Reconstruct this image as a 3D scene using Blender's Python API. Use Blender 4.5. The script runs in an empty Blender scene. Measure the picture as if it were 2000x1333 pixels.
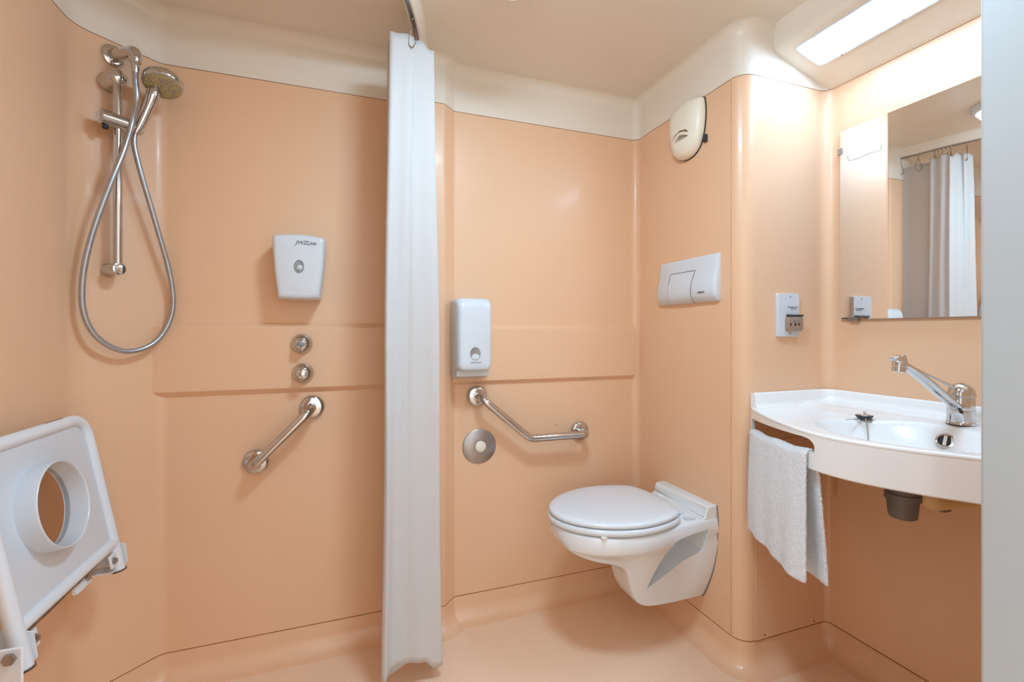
import bpy, bmesh, math, random
from mathutils import Vector, Matrix
from mathutils.geometry import interpolate_bezier
random.seed(7)
S = bpy.context.scene
COL = S.collection
PI = math.pi
V = Vector
def R(a): return math.radians(a)

# ------------------------------------------------------------------ camera model
FPX, CX, HY, YAW, HC = 905.0, 1000.0, 648.0, R(19.66), 1.09
FW = V((math.sin(YAW), math.cos(YAW), 0)); RT = V((math.cos(YAW), -math.sin(YAW), 0)); UP = V((0, 0, 1))
CAM = V((0, 0, HC))
def ray(px, py): return FW + RT*((px-CX)/FPX) + UP*((HY-py)/FPX)
def hit(px, py, p0, n):
    d = ray(px, py); n = V(n)
    return CAM + d*((V(p0)-CAM).dot(n)/d.dot(n))
def onY(px, py, y): return hit(px, py, (0, y, 0), (0, 1, 0))
def onX(px, py, x): return hit(px, py, (x, 0, 0), (1, 0, 0))
def onZ(px, py, z): return hit(px, py, (0, 0, z), (0, 0, 1))

cd = bpy.data.cameras.new('camera'); cam = bpy.data.objects.new('camera', cd); COL.objects.link(cam)
cam.location = CAM; cam.rotation_euler = (R(90), 0, -YAW)
cd.sensor_width = 36; cd.lens = FPX*36/2000; cd.shift_y = -(666.5-HY)/2000; cd.clip_start = 0.02
S.camera = cam

# ------------------------------------------------------------------ materials
MATS = {}
def srgb(r, g, b):
    f = lambda c: (c/255/12.92) if c/255 <= .04045 else ((c/255+.055)/1.055)**2.4
    return (f(r), f(g), f(b), 1)
def mat(name, col, rough=.4, metal=0, spec=.5, coat=0, noise=None, bump=None, emit=None, trans=0, ior=1.45):
    m = bpy.data.materials.new(name); m.use_nodes = True
    nt = m.node_tree; p = nt.nodes['Principled BSDF']
    p.inputs['Base Color'].default_value = col
    p.inputs['Roughness'].default_value = rough; p.inputs['Metallic'].default_value = metal
    p.inputs['Specular IOR Level'].default_value = spec; p.inputs['Coat Weight'].default_value = coat
    p.inputs['Coat Roughness'].default_value = .08; p.inputs['IOR'].default_value = ior
    p.inputs['Transmission Weight'].default_value = trans
    tc = nt.nodes.new('ShaderNodeTexCoord')
    if noise:          # (scale, second colour, low, high)
        sc, c2, lo, hi = noise
        n = nt.nodes.new('ShaderNodeTexNoise'); n.inputs['Scale'].default_value = sc; n.inputs['Detail'].default_value = 4
        r = nt.nodes.new('ShaderNodeValToRGB'); r.color_ramp.elements[0].position = lo; r.color_ramp.elements[1].position = hi
        r.color_ramp.elements[0].color = col; r.color_ramp.elements[1].color = c2
        nt.links.new(tc.outputs['Object'], n.inputs['Vector']); nt.links.new(n.outputs['Fac'], r.inputs['Fac'])
        nt.links.new(r.outputs['Color'], p.inputs['Base Color'])
    if bump:           # (scale, strength, distance)
        sc, st, di = bump
        n2 = nt.nodes.new('ShaderNodeTexNoise'); n2.inputs['Scale'].default_value = sc; n2.inputs['Detail'].default_value = 3
        b = nt.nodes.new('ShaderNodeBump'); b.inputs['Strength'].default_value = st; b.inputs['Distance'].default_value = di
        nt.links.new(tc.outputs['Object'], n2.inputs['Vector']); nt.links.new(n2.outputs['Fac'], b.inputs['Height'])
        nt.links.new(b.outputs['Normal'], p.inputs['Normal'])
    if emit:
        p.inputs['Emission Color'].default_value = emit[0]; p.inputs['Emission Strength'].default_value = emit[1]
    MATS[name] = m
    return m
LENS_E, LAMP_E, WORLD_E = 21.0, 70.0, 1.75
PEACH = (.765, .488, .306, 1); PEACH2 = (.775, .498, .316, 1)
wallm = mat('peach_gelcoat', PEACH, .36, coat=.07, noise=(2.2, PEACH2, .35, .7), bump=(260, .03, .0006))
floorm = mat('peach_vinyl', (.86, .62, .44, 1), .42, noise=(420, (.76, .52, .35, 1), .46, .66), bump=(340, .10, .0008))
skirtm = mat('peach_skirting', PEACH, .33, coat=.10, noise=(3, PEACH2, .35, .7))
creamm = mat('cream_gelcoat', (.765, .70, .60, 1), .34, coat=.08, noise=(1.5, (.775, .71, .61, 1), .3, .7), bump=(8, .02, .003))
seamm = mat('seam_sealant', srgb(150, 100, 62), .6, noise=(30, srgb(120, 76, 45), .4, .7))
softm = mat('soft_seam', srgb(214, 164, 124), .5, noise=(30, srgb(200, 148, 108), .4, .7))
ceram = mat('white_ceramic', srgb(224, 228, 231), .12, coat=.5, noise=(4, srgb(222, 226, 229), .3, .7))
basm = mat("white_resin", srgb(234, 234, 233), .2, coat=.3, noise=(5, srgb(232, 232, 230), .3, .7))
plast = mat('white_plastic', srgb(209, 215, 221), .25, coat=.2, noise=(6, srgb(206, 212, 218), .3, .7))
plast2 = mat('grey_white_plastic', srgb(208, 210, 211), .3, noise=(6, srgb(204, 206, 207), .3, .7))
seatm = mat('white_seat_plastic', srgb(217, 223, 228), .22, coat=.3, noise=(5, srgb(215, 221, 226), .3, .7))
creamp = mat('cream_plastic', srgb(236, 230, 214), .35, noise=(8, srgb(232, 225, 207), .3, .7))
chrome = mat('chrome', (.62, .615, .61, 1), .08, metal=1, noise=(20, (.58, .58, .58, 1), .3, .7))
satin = mat('satin_steel', (.44, .42, .41, 1), .34, metal=1, noise=(40, (.38, .36, .35, 1), .3, .7))
hosem = mat('grey_hose_metal', (.46, .48, .50, 1), .3, metal=.85, noise=(60, (.40, .42, .45, 1), .3, .7))
darkm = mat('dark_plastic', srgb(46, 46, 50), .4, noise=(20, srgb(38, 38, 42), .3, .7))
greym = mat('grey_trap_plastic', srgb(112, 106, 102), .45, noise=(20, srgb(104, 98, 94), .3, .7))
rustm = mat('rusty_chipped_paint', srgb(82, 66, 54), .7, noise=(60, srgb(128, 90, 58), .4, .6))
paintm = mat('white_powder_coat', srgb(224, 228, 232), .35, noise=(14, srgb(219, 223, 227), .3, .7))
inkm = mat('grey_ink', srgb(104, 112, 120), .6, noise=(50, srgb(96, 104, 112), .3, .7))
smokem = mat('smoked_cover', srgb(158, 134, 116), .2, coat=.3, noise=(12, srgb(150, 126, 108), .3, .7))
windowm = mat('smoky_window', srgb(150, 140, 134), .1, coat=.4, noise=(12, srgb(140, 132, 126), .3, .7))
soapm = mat('soap_window', srgb(112, 118, 122), .08, coat=.6, noise=(60, srgb(150, 156, 160), .45, .6))
nozzm = mat('yellowed_nozzles', srgb(200, 178, 110), .5, noise=(30, srgb(188, 168, 100), .3, .7))
facem = mat('limescale_grey', srgb(150, 142, 128), .5, noise=(90, srgb(176, 162, 122), .45, .6))
wirem = mat('bronze_wire', (.35, .28, .21, 1), .3, metal=1, noise=(30, (.3, .24, .18, 1), .3, .7))
pipem = mat('cream_pipe', srgb(232, 202, 150), .4, noise=(10, srgb(226, 194, 142), .3, .7))
jambm = mat('grey_door_paint', srgb(176, 181, 183), .45, noise=(3, srgb(173, 178, 180), .3, .7))
hallm = mat('hall_paint', srgb(214, 216, 220), .6, noise=(3, srgb(210, 212, 216), .3, .7))
spotm = mat('lit_small_opal', (1, 1, 1, 1), .4, emit=((.85, 1.0, 1.15, 1), 1.6))
blackm = mat('black_hole', srgb(14, 14, 15), .5, noise=(20, srgb(18, 18, 19), .3, .7))
mirm = mat('silver_mirror', (.93, .93, .92, 1), .0, metal=1)
lensm = mat('lit_diffuser', (1, 1, 1, 1), .4, emit=((.74, 1.14, 1.62, 1), LENS_E))
lampm = mat('lit_opal', (1, 1, 1, 1), .4, emit=((.80, 1.18, 1.50, 1), LAMP_E))
def cloth(name, col, tr, bs, sheen=.2, bst=.3, bd=.002):
    m = mat(name, col, .8, spec=.2, bump=(bs, bst, bd)); nt = m.node_tree; p = nt.nodes['Principled BSDF']
    p.inputs['Sheen Weight'].default_value = sheen
    t = nt.nodes.new('ShaderNodeBsdfTranslucent'); t.inputs['Color'].default_value = col
    x = nt.nodes.new('ShaderNodeMixShader'); x.inputs['Fac'].default_value = tr
    o = nt.nodes['Material Output']
    nt.links.new(p.outputs[0], x.inputs[1]); nt.links.new(t.outputs[0], x.inputs[2]); nt.links.new(x.outputs[0], o.inputs['Surface'])
    return m
curtm = cloth('white_polyester', srgb(228, 227, 226), .36, 500, bst=.06, bd=.0006)
towelm = cloth('white_terry', srgb(238, 243, 248), .08, 330, .5, .9, .004)

# ------------------------------------------------------------------ object helpers
ORG = {}
def link(o, parent=None, org=None):
    COL.objects.link(o)
    if parent: o.parent = parent
    return o
def tag(o, label=None, cat=None, group=None, kind=None):
    if label: o['label'] = label
    if cat: o['category'] = cat
    if group: o['group'] = group
    if kind: o['kind'] = kind
    return o
def thing(name, loc, label, cat, group=None):
    o = bpy.data.objects.new(name, None); COL.objects.link(o); o.location = loc; o.empty_display_size = .03
    ORG[o.name] = V(loc)
    return tag(o, label, cat, group)
def obj(name, bm, m, parent=None, smooth=True, origin=None, angle=40, label=None):
    """link a bmesh (world coordinates) as one object; children keep their thing's origin"""
    me = bpy.data.meshes.new(name)
    bmesh.ops.recalc_face_normals(bm, faces=bm.faces) if smooth != 'keep' else None
    org = ORG[parent.name] if parent else (V(origin) if origin is not None else V((0, 0, 0)))
    for v in bm.verts: v.co -= org
    if smooth:
        for f in bm.faces: f.smooth = True
        for e in bm.edges:
            if len(e.link_faces) == 2 and e.calc_face_angle(0) > R(angle): e.smooth = False
    bm.to_mesh(me); bm.free(); me.update()
    for mm in (m if isinstance(m, (list, tuple)) else [m]): me.materials.append(mm)
    o = bpy.data.objects.new(name, me); COL.objects.link(o)
    ORG[o.name] = org
    if parent: o.parent = parent
    else: o.location = org
    if label: o['label'] = label
    return o
def struct(name, bm, m, **k):
    o = obj(name, bm, m, **k); o['kind'] = 'structure'; return o
def subs(o, n=1):
    md = o.modifiers.new('sub', 'SUBSURF'); md.levels = n; md.render_levels = n; return o
def bevel(o, w, seg=2):
    md = o.modifiers.new('bev', 'BEVEL'); md.width = w; md.segments = seg; md.limit_method = 'ANGLE'; md.angle_limit = R(35); return o
def solid(o, t, off=-1):
    md = o.modifiers.new('sol', 'SOLIDIFY'); md.thickness = t; md.offset = off; return o
def bake(o):
    dg = bpy.context.evaluated_depsgraph_get(); e = o.evaluated_get(dg)
    me = bpy.data.meshes.new_from_object(e); o.modifiers.clear(); o.data = me; return o
def cut(o, bms):
    tmp = []
    for bm in bms:
        bmesh.ops.recalc_face_normals(bm, faces=bm.faces)
        me = bpy.data.meshes.new('cutter'); bm.to_mesh(me); bm.free()
        c = bpy.data.objects.new('cutter', me); COL.objects.link(c); tmp.append(c)
        md = o.modifiers.new('b', 'BOOLEAN'); md.operation = 'DIFFERENCE'; md.object = c; md.solver = 'EXACT'
    bpy.context.view_layer.update(); bake(o)
    for c in tmp: bpy.data.objects.remove(c)
    bm = bmesh.new(); bm.from_mesh(o.data)
    for f in bm.faces: f.smooth = True
    for e in bm.edges: e.smooth = not (len(e.link_faces) == 2 and e.calc_face_angle(0) > R(32))
    bm.to_mesh(o.data); bm.free()
    return o

def sstep(e0, e1, x):
    s = min(1, max(0, (x-e0)/(e1-e0))); return s*s*(3-2*s)
class Frame:
    def __init__(s, o, r, u, n): s.o, s.r, s.u, s.n = V(o), V(r).normalized(), V(u).normalized(), V(n).normalized()
    def __call__(s, a, b, c=0): return s.o + s.r*a + s.u*b + s.n*c
    def at(s, px, py, c=0):     # photo point on the plane that stands c off the frame's plane, as (a, b)
        p = hit(px, py, s.o + s.n*c, s.n) - s.o
        return p.dot(s.r), p.dot(s.u)
    def pt(s, px, py, c=0): return hit(px, py, s.o + s.n*c, s.n)
    def sub(s, a, b, c=0): return Frame(s(a, b, c), s.r, s.u, s.n)

def loft(rings, closed=True, cap0=True, cap1=True, bm=None):
    bm = bm or bmesh.new(); rs = [[bm.verts.new(p) for p in r] for r in rings]
    for a, b in zip(rs, rs[1:]):
        n = len(a)
        for i in range(n if closed else n-1):
            j = (i+1) % n
            try: bm.faces.new((a[i], a[j], b[j], b[i]))
            except ValueError: pass
    if cap0: bm.faces.new(rs[0][::-1])
    if cap1: bm.faces.new(rs[-1])
    return bm
def circ(c, x, y, r, n=24, ry=None): 
    ry = r if ry is None else ry
    return [c + x*(math.cos(2*PI*i/n)*r) + y*(math.sin(2*PI*i/n)*ry) for i in range(n)]
def perp(d):
    d = d.normalized(); a = V((0, 0, 1)) if abs(d.z) < .9 else V((1, 0, 0))
    x = d.cross(a).normalized(); return x, d.cross(x).normalized()
def tube(pts, r, n=14, caps=True, bm=None, flat=1):
    pts = [V(p) for p in pts]; rings = []; px = None
    for i, p in enumerate(pts):
        d = (pts[min(i+1, len(pts)-1)] - pts[max(i-1, 0)]).normalized()
        if px is None: x, y = perp(d)
        else:
            x = (px - d*px.dot(d)).normalized(); y = d.cross(x).normalized()
        px = x; rr = r[i] if isinstance(r, (list, tuple)) else r
        rings.append(circ(p, x, y, rr, n, rr*flat))
    return loft(rings, True, caps, caps, bm)
def lathe(c, ax, prof, n=32, bm=None, caps=True):
    """prof: (distance along axis, radius)"""
    c, ax = V(c), V(ax).normalized(); x, y = perp(ax)
    return loft([circ(c+ax*d, x, y, max(r, 1e-5), n) for d, r in prof], True, caps, caps, bm)
def box(c, r, u, n, sx, sy, sz, bm=None):
    c, r, u, n = V(c), V(r).normalized(), V(u).normalized(), V(n).normalized()
    ring = lambda k: [c + r*(a*sx/2) + u*(b*sy/2) + n*(k*sz/2) for a, b in ((-1, -1), (1, -1), (1, 1), (-1, 1))]
    return loft([ring(-1), ring(1)], True, True, True, bm)
def rrect(w, h, r, n=6, tl=None):
    out = []
    for cx, cy, a0 in ((w/2-r, h/2-r, 0), (-w/2+r, h/2-r, 90), (-w/2+r, -h/2+r, 180), (w/2-r, -h/2+r, 270)):
        for i in range(n+1):
            a = R(a0+90*i/n); out.append((cx+r*math.cos(a), cy+r*math.sin(a)))
    return out
def outline(fr, pts, prof, caps=True, bm=None):
    """raise a 2D outline off a frame; prof: (height, scale x, scale y[, dx, dy])"""
    rings = []
    for p in prof:
        h, sx, sy = p[:3]; dx, dy = (p[3], p[4]) if len(p) > 3 else (0, 0)
        rings.append([fr(x*sx+dx, y*sy+dy, h) for x, y in pts])
    return loft(rings, True, caps, caps, bm)
def smoothpath(pts, n=8):
    pts = [V(p) for p in pts]; out = []
    for i in range(len(pts)-1):
        p0, p1, p2, p3 = pts[max(i-1, 0)], pts[i], pts[i+1], pts[min(i+2, len(pts)-1)]
        for k in range(n):
            t = k/n
            out.append(.5*((2*p1) + (p2-p0)*t + (2*p0-5*p1+4*p2-p3)*t*t + (3*p1-p0-3*p2+p3)*t**3))
    out.append(pts[-1]); return out
def filletpath(pts, r, n=8):
    pts = [V(p) for p in pts]; out = [pts[0]]
    for i in range(1, len(pts)-1):
        a, p, b = pts[i-1], pts[i], pts[i+1]; rr = r[i-1] if isinstance(r, (list, tuple)) else r
        da, db = (a-p).normalized(), (b-p).normalized()
        th = da.angle(db)/2; t = min(rr/math.tan(th), (a-p).length*.49, (b-p).length*.49)
        q0, q1 = p+da*t, p+db*t
        for k in range(n+1):
            s = k/n; out.append(q0*(1-s)**2 + p*2*s*(1-s) + q1*s*s)
    out.append(pts[-1]); return out
def text(name, body, fr, size, m, parent, italic=0, bold=0, align='CENTER'):
    cu = bpy.data.curves.new(name, 'FONT'); cu.body = body; cu.size = size; cu.shear = italic; cu.offset = bold
    cu.align_x = align; cu.align_y = 'CENTER'; cu.extrude = .0002
    o = bpy.data.objects.new(name, cu); COL.objects.link(o); bpy.context.view_layer.update()
    me = bpy.data.meshes.new_from_object(o.evaluated_get(bpy.context.evaluated_depsgraph_get()))
    bpy.data.objects.remove(o)
    org = ORG[parent.name]
    for v in me.vertices: v.co = fr(v.co.x, v.co.y, v.co.z+.0002) - org
    me.materials.clear(); me.materials.append(m)
    t = bpy.data.objects.new(name, me); COL.objects.link(t); t.parent = parent; ORG[t.name] = org
    return t
def screw(name, c, n, r, parent, m=satin):
    return obj(name, lathe(c, n, [(-.001, r), (.0012, r), (.002, r*.6)], 12), m, parent)

# ------------------------------------------------------------------ the shell
XL, XC, XE, YA, YD, YN, ZS, ZT, ZC = -.695, 1.19, 1.568, 1.717, 1.146, .36, .09, 1.92, 2.085
CH0, CH1 = V((XL, 1.575)), V((-.540, YA))
JL, JR = -.30, .776           # door opening
B0, B1, BD = .14, .382, .045  # rib behind the curtain
FOOT = [((JL, YN), 0), ((XL, YN), .03), ((XL, 1.575), .09), ((-.540, YA), .05), ((B0, YA), .012), ((B0+BD, YA-BD), .012),
        ((B1-BD, YA-BD), .012), ((B1, YA), .012), ((XC, YA), .03), ((XC, YD), .05), ((XE, YD), .035), ((XE, YN), .03), ((JR, YN), 0)]
def footprint(off, n=8):
    """fillet polyline set in by off towards the room; list of point lists, one per side"""
    P = [V((p[0], p[1])) for p, r in FOOT]; N = len(P); Q = []
    nrm = []
    for i in range(N-1):
        d = (P[i+1]-P[i]).normalized(); nrm.append(V((d.y, -d.x)))     # room lies to the right of travel
    for i in range(N):
        if i == 0: Q.append(P[0]+nrm[0]*off)
        elif i == N-1: Q.append(P[-1]+nrm[-1]*off)
        else:
            a, b = nrm[i-1], nrm[i]; Q.append(P[i] + (a+b)*(off/(1+a.dot(b))))
    sides = []; cur = [Q[0]]
    for i in range(1, N-1):
        a, p, b = Q[i-1], Q[i], Q[i+1]; r = FOOT[i][1]
        d0, d1 = (p-a).normalized(), (b-p).normalized()
        turn = d0.x*d1.y-d0.y*d1.x
        rr = max(r - off, .002) if turn < 0 else r + off
        ang = d0.angle(d1); t = rr*math.tan(ang/2)
        q0, q1 = p-d0*t, p+d1*t
        nn = V((d0.y, -d0.x)) if turn < 0 else V((-d0.y, d0.x))
        c = q0 + nn*rr; v0 = q0-c
        arc = []
        for k in range(n+1):
            th = ang*k/n*(-1 if turn < 0 else 1); cs, sn = math.cos(th), math.sin(th)
            arc.append(c + V((v0.x*cs-v0.y*sn, v0.x*sn+v0.y*cs)))
        cur += [q0-d0*.0015] + arc[:n//2+1]; sides.append(cur)
        cur = arc[n//2:] + [q1+d1*.0015]
    cur.append(Q[-1]); sides.append(cur)
    return sides
def shellside(k0, k1, levels):
    """sides k0..k1 lofted through (z, offset) levels"""
    bm = bmesh.new(); rows = []
    for z, off in levels:
        pts = []
        for k in range(k0, k1+1):
            s = footprint(off)[k]; pts += s if not pts else s[1:]
        rows.append([bm.verts.new((p.x, p.y, z)) for p in pts])
    for a, b in zip(rows, rows[1:]):
        for i in range(len(a)-1): bm.faces.new((a[i], a[i+1], b[i+1], b[i]))
    return bm
NAMES = [('wall_near_left', 0, 0), ('wall_left', 1, 1), ('wall_shower_corner', 2, 2), ('wall_back', 3, 7), ('wall_toilet', 8, 8),
         ('wall_socket', 9, 9), ('wall_mirror', 10, 10), ('wall_near_right', 11, 11)]
for nm, a, b in NAMES:
    struct(nm, shellside(a, b, [(ZS+.0008, 0), (ZT-.0008, 0)]), wallm)
    cv = [(ZS-.0008, .0), (.052, .002)] + [(.052-.05*math.sin(R(t)), .002+.05*(1-math.cos(R(t)))) for t in range(10, 91, 10)] + [(.0, .06)]
    struct(nm.replace('wall', 'baseboard'), shellside(a, b, cv), skirtm)
struct('trim_1', shellside(0, 11, [(ZS-.0015, -.0008), (ZS-.0012, .0005), (ZS+.0012, .0005), (ZS+.0015, -.0008)]), seamm)
struct('trim_2', shellside(0, 11, [(ZT-.0013, -.0008), (ZT-.0010, .0004), (ZT+.0010, .0004), (ZT+.0013, -.0008)]), seamm)
# ceiling: cream lid with a band that turns into the flat top
cr = .035
bm = shellside(0, 11, [(ZT, 0), (2.048, .0)] + [(2.048+.037*math.sin(R(t)), cr*(1-math.cos(R(t)))) for t in range(10, 91, 10)] + [(ZC, .04)])
bmesh.ops.triangle_fill  # (flat top follows as one face)
f = bm.faces.new([bm.verts.new(p) for p in ((XL-.1, -.2+YN, ZC+.0003), (XE+.1, -.2+YN, ZC+.0003), (XE+.1, YA+.1, ZC+.0003), (XL-.1, YA+.1, ZC+.0003))])
struct('ceiling', bm, creamm)
# floor
bm = bmesh.new(); bm.faces.new([bm.verts.new(p) for p in ((-3, -3, 0), (3, -3, 0), (3, 2.2, 0), (-3, 2.2, 0))])
struct('floor', bm, floorm)

# frames of the walls (right, up, out into the room)
FA = Frame((0, YA, 0), (1, 0, 0), UP, (0, -1, 0))
FC = Frame((XC, 0, 0), (0, -1, 0), UP, (-1, 0, 0))
FD = Frame((0, YD, 0), (1, 0, 0), UP, (0, -1, 0))
FE = Frame((XE, 0, 0), (0, -1, 0), UP, (-1, 0, 0))
ch = (CH1-CH0).normalized()
FS = Frame((CH1.x, CH1.y, 0), (ch.x, ch.y, 0), UP, (ch.y, -ch.x, 0))
FL = Frame((XL, 0, 0), (0, 1, 0), UP, (1, 0, 0))

# raised band on the back wall
def band(name, x0, x1, zb, zt, d, bv, bl=0, br=0):
    rings = [[(x0-bl, YA+.004, zb-bv), (x1+br, YA+.004, zb-bv), (x1+br, YA+.004, zt+bv), (x0-bl, YA+.004, zt+bv)],
             [(x0-bl*.1, YA, zb-bv), (x1+br*.1, YA, zb-bv), (x1+br*.1, YA, zt+bv*.9), (x0-bl*.1, YA, zt+bv*.9)],
             [(x0, YA-d, zb), (x1, YA-d, zb), (x1, YA-d, zt), (x0, YA-d, zt)]]
    o = struct(name, loft([[V(p) for p in r] for r in rings]), wallm); bevel(o, .004, 3); return o
band('trim_3', -.575, B0+.01, .902, 1.103, .016, .018)
band('trim_4', B1-.01, 1.17, .902, 1.103, .016, .014, 0, .004)
# panel joints: upright seam by the rounded corner and by the access panel under the basin
def joint(name, p0, p1, n, w=.0016, m=softm):
    p0, p1, n = V(p0), V(p1), V(n); s = (p1-p0).normalized().cross(n)
    bm = loft([[p-s*w/2+n*.0006, p+s*w/2+n*.0006, p+s*w/2-n*.001, p-s*w/2-n*.001] for p in (p0, p1)])
    return struct(name, bm, m)
yj = onX(1428, 900, XC).y
joint('trim_5', (XC, yj, ZS), (XC, yj, ZT), (-1, 0, 0))
joint('trim_6', (1.243, YD, ZS), (1.243, YD, .84), (0, -1, 0), .002)
# lower access panels in the basin corner: a sharp corner joint with a small ledge over it
bm = box(((1.243+XE)/2, YD-.0015, (ZS+.735)/2), (1, 0, 0), UP, (0, -1, 0), XE-1.243, .735-ZS-.002, .004)
struct('wall_panel_socket', bm, wallm)
bm = box((XE-.0025, (YD+YN)/2, (ZS+.735)/2), (0, 1, 0), UP, (-1, 0, 0), YD-YN-.004, .735-ZS-.002, .006)
struct('wall_panel_mirror', bm, wallm)
zl = CAM.z + (HY-966)/FPX*1.6
bm = box((XE-.02, YD-.02, zl+.075), (1, 0, 0), UP, (0, -1, 0), .04, .15, .04)
o = struct('trim_7', bm, wallm); bevel(o, .012, 4)
joint('trim_8', (XE-.007, YD-.0045, ZS), (XE-.007, YD-.0045, zl), (-.7, -.7, 0), .004, seamm)
joint('trim_11', (1.243, YD-.0035, ZS), (XE-.005, YD-.0035, ZS), (0, -1, 0), .0028, seamm)
joint('trim_12', (XE-.0055, YD-.004, ZS), (XE-.0055, YN, ZS), (-1, 0, 0), .0034, seamm)
def panelscrew(px, py, fr, c, lab):
    p = fr.pt(px, py, c); o = obj('panel_screw', lathe(p, fr.n, [(-.001, .0035), (.0008, .0035), (.0014, .002)], 10), seamm, origin=p); tag(o, lab, 'screw')
panelscrew(1493.5, 1240.5, FD, .0035, 'tiny brown screw low in the peach panel nearest the rounded corner post')
panelscrew(1590, 1213.5, FD, .0035, 'tiny brown screw low in the peach panel beside the basin corner joint')
panelscrew(1611, 1016, FD, .0035, 'tiny brown screw halfway up the panel behind the towel')

# door side: jamb, hall beyond it
def wallbox(name, x0, x1, y0, y1, z0, z1, m, bv=0):
    bm = box(((x0+x1)/2, (y0+y1)/2, (z0+z1)/2), (1, 0, 0), (0, 1, 0), (0, 0, 1), x1-x0, y1-y0, z1-z0)
    o = struct(name, bm, m)
    if bv: bevel(o, bv, 3)
    return o
wallbox('door_1', JR, JR+.06, .05, YN+.003, 0, 2.06, jambm, .004)
wallbox('door_2', JL-.06, JL, .05, YN+.003, 0, 2.06, jambm, .004)
wallbox('door_3', JL-.06, JR+.06, .05, YN+.003, 2.02, 2.09, jambm, .004)
wallbox('wall_hall_right', JR+.055, 3, .05, .12, 0, 2.6, hallm)
wallbox('wall_hall_left', -3, JL-.055, .05, .12, 0, 2.6, hallm)
wallbox('wall_hall_top', JL-.06, JR+.06, .05, .12, 2.085, 2.6, hallm)

# sloped light soffit between ceiling and mirror wall
DZ = lambda x: .917 - (x-1.3255)*.318
SX0, SX1 = 1.3255, XE
rings = []
for y in (YD+.03, YN-.02):
    a = [(XE+.02, HC+DZ(XE)-.010), (XE-.004, HC+DZ(XE)-.010), (XE-.016, HC+DZ(XE-.004)-.001)]
    a += [(XE-.06, HC+DZ(XE-.06)), (SX0+.03, HC+DZ(SX0+.03))]
    a += [(SX0+.012, HC+DZ(SX0+.012)+.0005), (SX0+.003, HC+DZ(SX0)+.006), (SX0, HC+DZ(SX0)+.016), (SX0-.004, ZC-.02), (SX0-.012, ZC-.006), (SX0-.03, ZC+.004), (XE+.02, ZC+.004)]
    rings.append([V((x, y, z)) for x, z in a])
struct('trim_9', loft(rings), creamm, angle=60)
sl = V((SX1-SX0, 0, DZ(SX1)-DZ(SX0))).normalized(); sn = V((sl.z, 0, -sl.x))   # down-facing normal
lc_x = (1.352+1.466)/2; LY0, LY1 = 1.094, .47
FZ = Frame((lc_x, (LY0+LY1)/2, HC+DZ(lc_x)), (0, -1, 0), sl, sn)
lt = thing('ceiling_light', FZ(0, 0, 0), 'lit rectangular fluorescent light panel recessed in the sloped cream ceiling above the mirror', 'ceiling light')
LW, LH = LY0-LY1, .122
fr_o, fr_i = rrect(LW, LH, .016, 6), rrect(LW-.016, LH-.016, .010, 6)
rings = [[FZ(x, y, h) for x, y in p] for p, h in ((fr_o, -.002), (fr_o, .003), (fr_i, .003), (fr_i, -.004))]
obj('frame', loft(rings, True, False, False), plast, lt, label='slim white lens frame')
dr = lambda i, r, h: [FZ(x, y, h) for x, y in rrect(LW-i, LH-i, r, 6)]
o = obj('diffuser', loft([dr(.016, .010, .0), dr(.016, .010, .0040), dr(.018, .009, .0052), dr(.024, .006, .0058)], True, False, True), lensm, lt, label='glowing white prismatic diffuser')
for px, py in ((1593, 73), (1644, 108), (1764, 39)):
    p = FZ.pt(px, py, .003); screw('screw', p, sn, .0025, lt)

# lamp of the room (overhead, out of the frame) and the round white disc seen in the mirror, given a glow
lp = V((.38, .72, ZC))
t = thing('ceiling_lamp', lp, 'round opal ceiling lamp glowing at the middle of the cream ceiling', 'ceiling lamp')
obj('base', lathe(lp, (0, 0, -1), [(0, .135), (.012, .135), (.016, .128)], 40), plast, t)
obj('lamp_shade', lathe(lp+V((0, 0, -.014)), (0, 0, -1), [(0, .126), (.01, .125), (.024, .112), (.034, .085), (.041, .045), (.043, .005)], 40), lampm, t)
vp = V((.42, 1.17, ZC))
t = thing('ceiling_lamp', vp, 'small round glowing white ceiling disc seen in the mirror beside the door frame', 'ceiling lamp')
obj('ring', lathe(vp, (0, 0, -1), [(0, .112), (.010, .112), (.024, .106), (.028, .096), (.018, .088)], 40), plast, t)
obj('lamp_shade', lathe(vp+V((0, 0, -.012)), (0, 0, -1), [(0, .05), (.012, .085), (.024, .089), (.036, .080), (.046, .055), (.050, .02), (.051, .004)], 40), spotm, t, label='glowing opal disc')
screw('screw', vp+V((0, 0, -.0625)), (0, 0, -1), .006, t)

# ------------------------------------------------------------------ shower set on the diagonal panel
hub = FS.pt(229, 340, .05)
t = thing('shower_set', FS.pt(225, 525, 0), 'chrome hand shower on riser rail with looping grey hose on diagonal shower wall', 'shower')
so = .055
a0, b0 = FS.at(229, 152, so); a1, b1 = FS.at(231, 526, so); am = (a0+a1)/2
obj('riser_rail', tube([FS(am, b0-.005, so), FS(am, b1+.005, so)], .0105, 20), chrome, t)
for bb, nm in ((b0, 'rail_bracket'), (b1, 'rail_bracket')):
    top = bb == b0
    prof = [(0, .0265), (.004, .027), (.010, .0245), (.03, .0228), (so+.002, .0225), (so+.010, .0205), (so+.015, .0155), (so+.0175, .008), (so+.018, .002)] if top else \
           [(0, .0185), (.004, .019), (.01, .0172), (so+.006, .0168), (so+.0105, .0155), (so+.012, .010), (so+.0122, .002)]
    obj(nm, lathe(FS(am, bb, 0), FS.n, prof, 28), chrome, t)
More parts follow.
